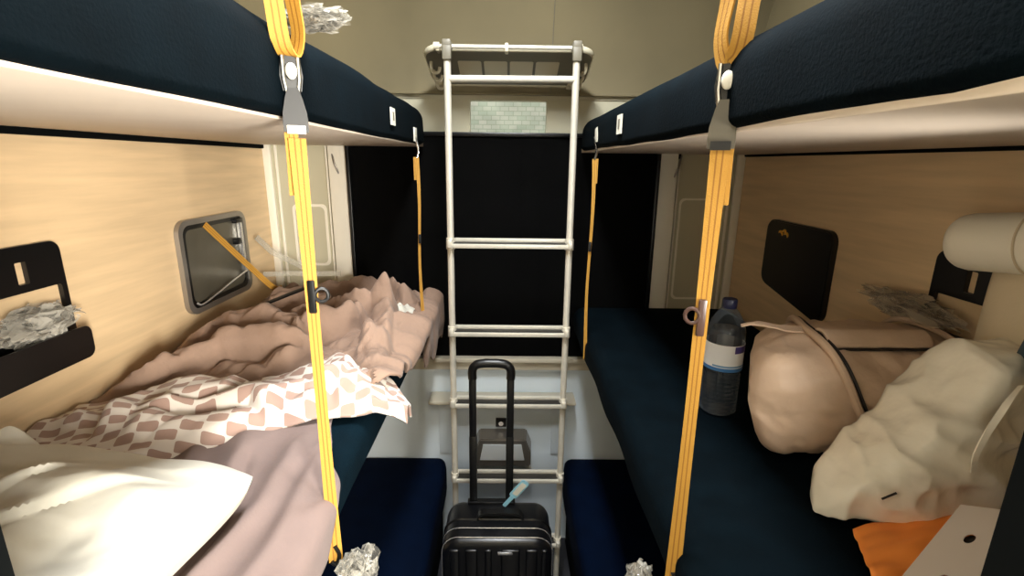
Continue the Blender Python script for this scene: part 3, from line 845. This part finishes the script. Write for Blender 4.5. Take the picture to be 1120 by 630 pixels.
def brown_h(x, y):
    h = .018+.45*folds(x, y, BR)+1.35*crease(x, y, BC)+.034*billow(x, y, 6.5, .35, .55, 4)+.026*billow(x, y, 13, -.5, .6, 7)+.008*billow(x, y, 34, .9, .5, 2)
    h += .018*nz(x*5, y*5, 3.1)+wrinkle(x, y, .5, 9, .010, 2.0)+wrinkle(x, y, -1.0, 13, .005, 5.0)
    # lower against the wall
    h *= lerp(.55, 1, ss(XL, XL+.16, x))
    return max(.006, h)
# near boundary of the duvet (y as a function of s), right boundary drape
NB = [(0, 1.00), (.12, 1.03), (.3, 1.08), (.5, 1.12), (.65, 1.19), (.78, 1.235), (.86, 1.16), (.93, 1.06), (1, 1.06)]
def brown(u, v):
    # u across the berth 0..1 (wall -> over the edge), v along 0 near..1 far
    y0 = interp(NB, u); y = lerp(y0, 1.945, v)
    ext = interp([(0, .58), (.12, .60), (.30, .62), (.42, .63), (.55, .70), (.75, .74), (1, .73)], v)+.010*math.sin(v*26)
    L = u*ext*1.10
    x = XL+.008+L
    edge = -.318
    r = .03
    if x < edge:
        xx, z = x, ZT+brown_h(x, y)
    else:
        over = x-edge; a = min(over/r, PI/2)
        hh = brown_h(min(x, edge), y)*max(0, 1-over*3)
        xx = edge+(r+hh*.5)*math.sin(a)
        z = ZT+hh-(r)*(1-math.cos(a))-max(0, over-r*PI/2)
        xx += .010*nz(y*9, over*12, 1)+.004
    # roll the near hem under
    k = ss(.04, 0, v); z = lerp(z, ZT+.012 if x < edge else z, k*.8)
    return V((max(XL+.004, xx), y, z))
bm = bmesh.new(); grid(bm, 170, 190, brown, lambda u, v: (u*.75, v*.9))
bmesh.ops.recalc_face_normals(bm, faces=bm.faces[:])
o = obj('duvet', bm, M['brown']); md = o.modifiers.new('thick', 'SOLIDIFY'); md.thickness = .006; md.offset = -1
tag(o, 'rumpled mauve-brown duvet heaped along the left middle berth', 'duvet')
# cream inner label patch of the duvet near the far strap
bm = bmesh.new()
def patch(u, v):
    x = lerp(-.385, -.33, u); y = lerp(1.60, 1.70, v); 
    return V((x, y, ZT+brown_h(x, y)+.004))
grid(bm, 8, 8, patch); p = obj('care_label', bm, M['white'], o); p['label'] = 'cream patch'

# patterned turned-over top of the duvet
def pat_lo(s): return interp([(0, .84), (.12, .80), (.33, .775), (.42, .83), (.6, .92), (.78, .985), (1, 1.03)], s)
def pat_hi(s): return interp([(0, 1.02), (.12, 1.06), (.25, 1.13), (.4, 1.15), (.55, 1.20), (.68, 1.27), (.8, 1.26), (.9, 1.16), (1, 1.08)], s)
PR = [([(-.92, .93), (-.78, .93), (-.70, .90)], .045, .035), ([(-.86, 1.02), (-.72, 1.05), (-.60, 1.05)], .045, .055),
      ([(-.74, .86), (-.60, .92), (-.45, 1.00), (-.32, 1.02)], .040, .045), ([(-.55, 1.12), (-.46, 1.20), (-.38, 1.16), (-.30, 1.08)], .040, .055),
      ([(-.52, 1.06), (-.44, 1.02), (-.36, 1.10)], .020, .022), ([(-.72, .97), (-.60, 1.00), (-.52, 1.05)], .012, -.028),
      ([(-.40, 1.14), (-.34, 1.06), (-.28, 1.00)], .014, .020), ([(-.46, 1.10), (-.40, 1.04)], .010, -.020), ([(-.62, 1.08), (-.56, 1.14)], .012, -.03)]
def pat(u, v):
    x = XL+.012+u*.715
    y = lerp(pat_lo(u), pat_hi(u), v)
    h = .014+.6*folds(x, y, PR)+crease(x, y, PC)+wrinkle(x, y, -.4, 16, .004, 8.0)+.014*billow(x, y, 11, .3, .6, 5)*(1+ss(-.5, -.4, x))
    h = max(.008, h)+.012*math.sin(PI*min(1, v*1.3))
    e = ss(0, .10, v); z = ZT+.008+h*(.25+.75*e)
    # under the duvet at its far side
    z = lerp(z, ZT+.010, ss(.86, 1, v))
    edge = -.312
    if x > edge:
        over = x-edge; z -= over*over*6; 
    return V((x, y, z))
bm = bmesh.new(); grid(bm, 190, 90, pat, lambda u, v: (u*.76+.02*nz(u*5, v*3, 1)+v*.05, lerp(pat_lo(u), pat_hi(u), v)*1.25-.25*u+.015*nz(u*6, v*4, 4)))
o = obj('patterned_duvet_cover', bm, M['check']); md = o.modifiers.new('thick', 'SOLIDIFY'); md.thickness = .005; md.offset = -1
tag(o, 'cream duvet cover with mauve checks, bunched across the left berth behind the pillow', 'duvet cover')

# mauve sheet beneath pillow, falling over the aisle edge
SR = [([(-.55, .95), (-.48, .75), (-.46, .50)], .03, .018), ([(-.42, .92), (-.40, .70), (-.43, .42)], .020, .016), ([(-.62, .90), (-.56, .70)], .02, .014),
      ([(-.36, .88), (-.345, .62), (-.37, .35)], .016, .012), ([(-.50, .86), (-.44, .66), (-.44, .45)], .012, -.012)]
def sheet(u, v):
    y = lerp(.30, 1.10, v)
    ext = interp([(.30, .73), (.68, .715), (.76, .650), (.85, .605), (1.0, .555), (1.1, .55)], y)
    x = XL+.01+u*ext; edge = -.326
    h = .010+folds(x, y, SR)+wrinkle(x, y, 1.3, 7, .005, 21)+.006*nz(x*6, y*6, 2)
    h = max(.005, h)
    if x < edge: return V((x, y, ZT+h))
    over = x-edge; a = min(over/.03, PI/2)
    return V((edge+(.03+h*.4)*math.sin(a)+.004*nz(y*14, over*9, 3)+.002, y, ZT+h-.03*(1-math.cos(a))-max(0, over-.03*PI/2)))
bm = bmesh.new(); grid(bm, 110, 110, sheet)
o = obj('bed_sheet', bm, M['sheet']); md = o.modifiers.new('thick', 'SOLIDIFY'); md.thickness = .003; md.offset = -1
tag(o, 'dusty mauve bed sheet spread under the white pillow, falling over the berth edge', 'bed sheet')

# pillow
def pillow(cx, cy, cz, w, d, t, ang, name, m, seed):
    bm = bmesh.new(); n = 72
    def P(u, v, s):
        a, b = u*2-1, v*2-1
        # pulled-in sides with pointed ears
        px = a*(w/2)*(1-.085*abs(b)**5-.02*(1-b*b)); py = b*(d/2)*(1-.10*abs(a)**5-.03*(1-a*a))
        e = max(0, (1-abs(a)**2.6)*(1-abs(b)**2.6))**.42
        z = s*t/2*e
        wr = .0
        if s > 0:
            z += e*.022*nz(a*1.8+seed, b*1.8, 0)+e*wrinkle(a*.25, b*.22, .35, 11, .009, seed)+e*.012*crease(a, b, [([(-.2, -.9), (.1, -.1), (.75, .6)], .4, .8), ([(-.9, -.2), (-.2, .0), (.2, .5)], .3, .7)])-e*.016*(1-billow(a*.25, b*.2, 9, .5, .5, 3))*.6
            z += .012*math.exp(-((b-.78-.12*a)/.10)**2)*ss(-.2, -.9, a)
            z -= .010*math.exp(-((b-.55-.25*a)/.05)**2)*ss(.5, -.6, a)
            er = ss(.75, 1, -a)*ss(.6, 1, b); z += .050*er
            er2 = ss(.85, 1, a)*ss(.8, 1, b); z += .004*er2
        c_, s_ = math.cos(ang), math.sin(ang)
        if s < 0: z = max(z, -t/2*.8)
        return V((cx+px*c_-py*s_, cy+px*s_+py*c_, cz+z))
    top = grid(bm, n, n, lambda u, v: P(u, v, 1)); bot = grid(bm, n, n, lambda u, v: P(u, v, -1))
    bmesh.ops.remove_doubles(bm, verts=bm.verts[:], dist=.0006)
    return obj(name, bm, m)
o = pillow(-.655, .545, 1.254, .49, .41, .112, math.radians(-9), 'pillow', M['white'], 5)
tag(o, 'white pillow with a turned-up corner in the left foreground', 'pillow')

# ------------------------------------------------------------------ right berth: bottle
ZR = 1.187
bt = thing('water_bottle', (.502, 1.062, ZR), 'clear plastic water bottle with white and blue label beside the beige bag', 'bottle')
def lathe(bm, prof, c, seg=32):
    rings = [[bm.verts.new((c[0]+r*math.cos(2*PI*k/seg), c[1]+r*math.sin(2*PI*k/seg), c[2]+z)) for k in range(seg)] for r, z in prof]
    for i in range(len(rings)-1):
        for k in range(seg): bm.faces.new((rings[i][k], rings[i][(k+1) % seg], rings[i+1][(k+1) % seg], rings[i+1][k]))
    bm.faces.new(rings[0][::-1]); bm.faces.new(rings[-1])
    return bm
bc = (.502, 1.062, ZR)
prof = [(.034, 0), (.041, .006)]
for k in range(9): prof += [(.042, .012+k*.0105), (.0395, .012+k*.0105+.005)]
prof += [(.042, .110), (.0415, .112), (.0415, .178), (.042, .182), (.041, .200), (.035, .222), (.022, .244), (.0135, .254), (.0135, .262)]
obj('bottle_body', lathe(bmesh.new(), prof, bc), M['pet'], bt)
bm = lathe(bmesh.new(), [(.030, .003), (.036, .010), (.036, .19), (.030, .205), (.001, .206)], bc, 24)
wm = film_mat('water', srgb(60, 72, 84), .25, .05); obj('water', bm, wm, bt)
bm = bmesh.new(); grid(bm, 40, 6, lambda u, v: (bc[0]+.0425*math.cos(u*2*PI), bc[1]+.0425*math.sin(u*2*PI), bc[2]+.112+.062*v), closed_u=True)
lb = obj('bottle_label', bm, mat('label_white', srgb(236, 240, 244), .4), bt)
for z0, z1, a0, a1, c in ((.112, .120, 0, 1, srgb(60, 120, 180)), (.156, .172, .77, .95, srgb(70, 60, 130)), (.122, .126, .60, .95, srgb(110, 160, 200))):
    bm = bmesh.new(); grid(bm, 40, 1, lambda u, v: (bc[0]+.0430*math.cos((a0+(a1-a0)*u)*2*PI), bc[1]+.0430*math.sin((a0+(a1-a0)*u)*2*PI), bc[2]+lerp(z0, z1, v)))
    obj('label_band', bm, mat('label_ink', c, .4), lb)
bm = lathe(bmesh.new(), [(.0150, .252), (.0160, .254), (.0160, .270), (.0145, .273)], bc, 24); obj('bottle_cap', bm, M['cap'], bt)

# ------------------------------------------------------------------ beige duffel bag
df = thing('duffel_bag', (.73, .99, ZR), 'beige nylon duffel bag with dark piping lying by the right wall', 'bag')
bx0, bx1 = .512, .905
def duffel(u, v, sm=0):
    # u around the section, v along x
    a = u*2*PI
    x = lerp(bx0, bx1, v)
    endr = .68+.32*(max(0, 1-((.13-v)/.13)**2))**.5 if v < .13 else 1
    if v > .94: endr = lerp(1, .86, (v-.94)/.06)
    hy, hz = .130*(.93+.07*math.sin(PI*v)), .122*(.97+.04*math.sin(PI*v*.9+.3))
    c, s = math.cos(a), math.sin(a)
    n = 3.0
    rr = (abs(c)**n+abs(s)**n)**(-1/n)
    py, pz = c*rr*hy*endr, s*rr*hz*endr
    cz = ZR+hz+.002; cy = .928+.03*v
    gather = math.exp(-((v-.33)/.06)**2)+.8*math.exp(-((v-.02)/.15)**2)
    w = .006*ridge(v*5+.3*s, a*2.2, 3, 3)*.6+.008*nz(v*4, a*1.5, 7)+gather*.0012*math.sin(a*17+3*nz(a, v, 2))
    w += .007*math.exp(-((v-.6-.10*s)/.10)**2)*math.sin(a*3)
    zz_ = s*hz; w += .0055*(ridge((x+zz_*.7)*22, (zz_-x*.7+c*.1)*7, 4, 3)-.8)*(.5+.5*gather)
    w += .006*(billow(x*1.0+s*.05, a*.16, 11, .6, .7, 6)-.4)
    if sm: w = .010
    k = 1+(w-.006)/.13
    if pz < 0 : k = min(k, 1.0)
    dx = -.012*c*0+(.035*(1-abs(s))*ss(.5, 0, v))*(-1)*0
    return V((x+.030*s*ss(.6, 0, v)*-.6+.050*c*ss(.55, 0, v), cy+py*k, max(ZR, cz+pz*k)))
bm = bmesh.new(); vs = grid(bm, 128, 90, duffel, closed_u=True)
bm.faces.new([vs[i][0] for i in range(128)]); bm.faces.new([vs[i][90] for i in range(127, -1, -1)])
obj('bag_body', bm, M['duffel'], df)
def hoop(v, off, r, m, name, bulge=0):
    pts = []
    for i in range(96):
        q = duffel(i/96, v+bulge*math.sin(i/96*2*PI), 1); c_ = V((q.x, 1.0, ZR+.128)); d = (q-c_); d.x = 0
        pts.append(q+d.normalized()*off)
    for p in pts: p.z = max(p.z, ZR+.003)
    bm = bmesh.new(); tube(bm, pts, r, 8, closed=True); return obj(name, bm, m, df)
hoop(.395, .003, .0030, M['piping'], 'piping', -.13); hoop(.370, .002, .0075, M['duffel2'], 'seam_binding', -.13)
hoop(.90, .003, .0035, M['piping'], 'piping', .0)
hoop(.885, .002, .006, M['duffel2'], 'seam_binding', .0)
# top flap / rolled handle
def flap(u, v):
    x = lerp(.600, .800, u); y = lerp(.855, .905, v)
    return V((x, y, ZR+.256+.010*math.sin(PI*v)-.018*(1-v)**2+.002*nz(u*6, v*3, 1)))
bm = bmesh.new(); grid(bm, 40, 12, flap); fo = obj('top_flap', bm, M['duffel'], df); md = fo.modifiers.new('t', 'SOLIDIFY'); md.thickness = .006
bm = bmesh.new(); tube(bm, [V(flap(k/20, 0))+V((0, -.002, -.004)) for k in range(21)], .0028, 8); obj('flap_edging', bm, M['piping'], fo)
# zipped lip at the open end, pointing at the bottle
bm = bmesh.new(); ribbon(bm, smooth_path([(.470, .935, ZR+.252), (.50, .93, ZR+.258), (.55, .92, ZR+.252), (.60, .915, ZR+.250)], 5), [.006]*5+[.012]*5+[.02]*6, (0, 1, .3), .004); obj('mouth_lip', bm, M['duffel'], df)

# ------------------------------------------------------------------ white plastic carrier bag
pb = thing('plastic_bag', (.72, .72, ZR), 'crumpled white plastic carrier bag in front of the beige duffel', 'bag')
def pbag(u, v):
    a = u*2*PI; c, s = math.cos(a), math.sin(a)
    # axis from the low near-left end up to the cushion at the wall
    ax = V((lerp(.520, .835, v), lerp(.705, .745, v), 0))
    top = interp([(0, ZR+.012), (.04, ZR+.050), (.10, ZR+.085), (.25, ZR+.135), (.45, ZR+.20), (.70, ZR+.285), (1, ZR+.28)], v)
    hy = interp([(0, .006), (.03, .032), (.08, .050), (.25, .070), (.6, .080), (1, .075)], v)
    n = 3.6; rr = (abs(c)**n+abs(s)**n)**(-1/n)
    cz = (top+ZR)/2; hz = (top-ZR)/2
    q = V((ax.x, ax.y+c*rr*hy, cz+s*rr*hz))
    qq = q*9; w = -.010*(abs(noise.noise(qq*.6))*2-.45)-.017*(abs(noise.noise(V((qq.x*.55-qq.z*.5, qq.y*1.0, qq.z*1.5+qq.x*.4))+V((4, 4, 4))))*2-.4)-.003*(abs(noise.noise(qq*2.6))*2-.4)
    d = V((0, c*rr, s*rr*.9)).normalized()
    q += d*w*min(1, v*5+.25)
    q.z = max(ZR, q.z); return q
bm = bmesh.new(); vs = grid(bm, 150, 110, pbag, closed_u=True)
bm.faces.new([vs[i][0] for i in range(150)]); bm.faces.new([vs[i][110] for i in range(149, -1, -1)])
obj('bag_body', bm, M['plasticbag'], pb)
bm = bmesh.new(); ribbon(bm, smooth_path([(.70, .640, 1.31), (.675, .620, 1.35), (.675, .612, 1.395), (.70, .620, 1.435), (.735, .64, 1.45)], 6), .008, (.7, -.2, .5), .002)
obj('bag_handle', bm, M['plasticbag'], pb)
bm = bmesh.new(); tube(bm, [(.571, .640, 1.262), (.588, .636, 1.276)], .0016, 6); obj('ink_mark', bm, M['black'], pb)

# orange sheet and punched card
def sheet4(c, n=24, bend=0, wr=.002, seed=0):
    c = [V(p) for p in c]
    def f(u, v):
        p = c[0].lerp(c[1], u).lerp(c[3].lerp(c[2], u), v)
        p.z += bend*math.sin(PI*u)*math.sin(PI*v)+wr*nz(u*5, v*5, seed); return p
    bm = bmesh.new(); grid(bm, n, n, f); return bm
# (near-left, near-right, far-right, far-left)
bm = sheet4([(.500, .535, 1.196), (.70, .560, 1.230), (.800, .690, 1.232), (.545, .650, 1.200)], bend=.012, wr=.008)
o = obj('paper_sheet', bm, M['orange']); md = o.modifiers.new('t', 'SOLIDIFY'); md.thickness = .0015
tag(o, 'bright orange paper sheet under the white plastic bag', 'paper')
# card with holes
cd = thing('punched_card', (.60, .52, 1.22), 'white card with two dark round holes on top of the orange paper', 'card')
p0, p1, p3 = V((.492, .506, 1.235)), V((.600, .440, 1.260)), V((.676, .632, 1.262))
ea, eb = (p1-p0), (p3-p0)
en = ea.cross(eb).normalized()
def cm(a, b, d): return p0+ea*a+eb*b+en*d
bm = bmesh.new()
ho = [[(ca+.045*math.cos(k*PI/8), cb+.055*math.sin(k*PI/8)) for k in range(16)] for ca, cb in ((.30, .60), (.30, .15))]
plate(bm, [(0, 0), (1, 0), (1, .92), (.9, 1), (.06, .98)], ho, cm, .0015); obj('card_face', bm, M['card'], cd, smooth=False)
for ca, cb in ((.30, .60), (.30, .15)):
    bm = bmesh.new()
    plate(bm, [(ca+.06*math.cos(k*PI/8), cb+.07*math.sin(k*PI/8)) for k in range(16)], [], lambda a, b, d: cm(a, b, d-.004), .001)
    obj('hole_backing', bm, M['black'], cd)

# ------------------------------------------------------------------ cushion, roll and slate cloth at the wall
bm = bmesh.new()
def cush(u, v, s):
    a, b = u*2-1, v*2-1
    e = max(0, (1-abs(a)**3)*(1-abs(b)**3))**.4
    return V((.865+s*.035*e, .76+a*.085*(1-.05*(1-b*b)), 1.40+b*.205))
grid(bm, 30, 30, lambda u, v: cush(u, v, 1)); grid(bm, 30, 30, lambda u, v: cush(u, v, -1))
bmesh.ops.remove_doubles(bm, verts=bm.verts[:], dist=.0005)
tag(obj('cushion', bm, M['cushion']), 'cream cushion propped upright against the right wall below the white roll', 'cushion')
rl = thing('paper_roll', (.81, .80, 1.62), 'fat white roll with a seam, resting on the cream cushion at right', 'roll')
ra, rb = V((.815, .872, 1.622)), V((.88, .50, 1.668))
bm = bmesh.new(); d = (rb-ra).normalized()
R_ = .050
pp = [ra+d*t for t in (0, .003, .010, .022)]+[ra+(rb-ra)*t for t in (.15, .3, .5, .75, 1)]
tube(bm, pp, [R_*.72, R_*.86, R_*.95, R_]+[R_]*5, 40); obj('roll_body', bm, M['roll'], rl)
bm = bmesh.new(); cc = ra+(rb-ra)*.30
e1 = d.cross(V((0, 0, 1))).normalized(); e2 = d.cross(e1)
tube(bm, [cc+(e1*math.cos(a*PI/20)+e2*math.sin(a*PI/20))*(R_+.0005) for a in range(40)], .002, 6, closed=True); obj('roll_seam', bm, M['cushion'], rl)
def slate(u, v):
    y = lerp(.58, .70, u); return V((.79-.015*math.sin(u*5)-.02*v, y, lerp(1.55, 1.42+.05*u, v)))
bm = bmesh.new(); grid(bm, 16, 16, slate); o = obj('cloth_scrap', bm, M['slate']); md = o.modifiers.new('t', 'SOLIDIFY'); md.thickness = .006
tag(o, 'dark slate cloth hanging beside the white plastic bag at the right edge', 'cloth')

# ------------------------------------------------------------------ lamps
def area(name, loc, rot, size, size_y, power, col, parent=None, spread=None):
    l = bpy.data.lights.new(name, 'AREA'); l.shape = 'RECTANGLE'; l.size = size; l.size_y = size_y; l.energy = power; l.color = col
    if spread: l.spread = spread
    o = bpy.data.objects.new(name, l); link(o); o.location = loc; o.rotation_euler = rot
    return o
def look(o, target):
    o.rotation_euler = (V(target)-o.location).to_track_quat('-Z', 'Y').to_euler()
cl = thing('ceiling_lamp', (0, .85, ZC), 'long ceiling lamp over the aisle', 'lamp')
obj('lamp_housing', B((-.09, .55, ZC-.03), (.09, 1.25, ZC-.001), .006), M['rackp'], cl)
obj('lamp_diffuser', B((-.075, .57, ZC-.038), (.075, 1.23, ZC-.028), .004), M['lamp'], cl)
area('ceiling_lamp_light', (0, .90, ZC-.05), (0, 0, 0), .15, .66, 36, (.95, .98, 1))
def fill(x, z, tgt, power, label, size=.10):  # unseen lamps added on the door wall, each brightening the opposite berth
    r = thing('fill_lamp', (x, YF, z), label, 'lamp', 'berth reading lamps')
    obj('lamp_base', B((x-.04, YF+.001, z-.04), (x+.04, YF+.02, z+.04), .006), M['rackp'], r)
    bm = bmesh.new(); tube(bm, [(x, YF+.02, z), (x, YF+.05, z)], .035, 20); obj('lamp_head', bm, M['rackp'], r)
    o = area('fill_lamp_light', (x, YF+.065, z), (0, 0, 0), size, size, power, (1, .95, .86), spread=math.radians(100)); look(o, tgt)
LP = dict(r=2.0, l=.3)
fill(.60, 1.60, (-.90, 1.75, 1.50), LP['r'], 'reading lamp added at the door end of the right middle berth')
fill(-.40, 1.56, (.85, .95, 1.30), LP['l'], 'reading lamp added at the door end of the left middle berth')
# unseen corridor ceiling lamp, added as fill from behind the camera
co = thing('corridor_fill', (0, -.5, ZC), 'fill lamp added on the corridor ceiling outside the compartment door', 'lamp')
obj('lamp_housing', B((-.25, -.62, ZC-.03), (.25, -.38, ZC-.001), .006), M['rackp'], co)
area('corridor_fill_light', (0, -.5, ZC-.05), (0, 0, 0), .45, .2, 14, (1, .95, .86))

wl = thing('corridor_wall_fill', (.74, -1.0, 1.5), 'tall fill lamp added on the far side of the corridor', 'lamp')  # added lamp panel, aimed through the doorway to brighten the left side
obj('lamp_housing', B((.42, -1.0, 1.15), (1.06, -.965, 1.95), .008), M['rackp'], wl)
o = area('corridor_wall_fill_light', (.74, -.955, 1.55), (0, 0, 0), .60, .7, 190, (1, .95, .86)); look(o, (-.6, 1.4, 1.45))
# daylight outside
w = bpy.data.worlds.new('World'); S.world = w; w.use_nodes = True
bg = w.node_tree.nodes['Background']; bg.inputs[0].default_value = (.95, .98, .92, 1); bg.inputs[1].default_value = 1.2

# ------------------------------------------------------------------ camera
f = 538.0
cam = bpy.data.cameras.new('Camera'); co_ = bpy.data.objects.new('Camera', cam); link(co_)
cam.sensor_fit = 'HORIZONTAL'; cam.sensor_width = 36; cam.lens = f/1120*36; cam.clip_start = .01
Xc = V((0.99990842, 0.00932419, 0.00980864)); Yc = V((-0.00720482, -0.24676515, 0.96904853)); Zc = V((0.01145602, -0.96903045, -0.24667537))
# columns: camera axes in world (camera x right, y up, z back)
Rm = Matrix(((Xc[0], -Xc[1], -Xc[2]), (Yc[0], -Yc[1], -Yc[2]), (Zc[0], -Zc[1], -Zc[2])))
co_.matrix_world = Matrix.Translation((0, 0, 1.75)) @ Rm.to_4x4()
S.camera = co_
S.view_settings.view_transform = 'Standard'; S.view_settings.look = 'None'; S.view_settings.gamma = 1
S.view_settings.use_curve_mapping = False
S.view_settings.exposure = 0.18
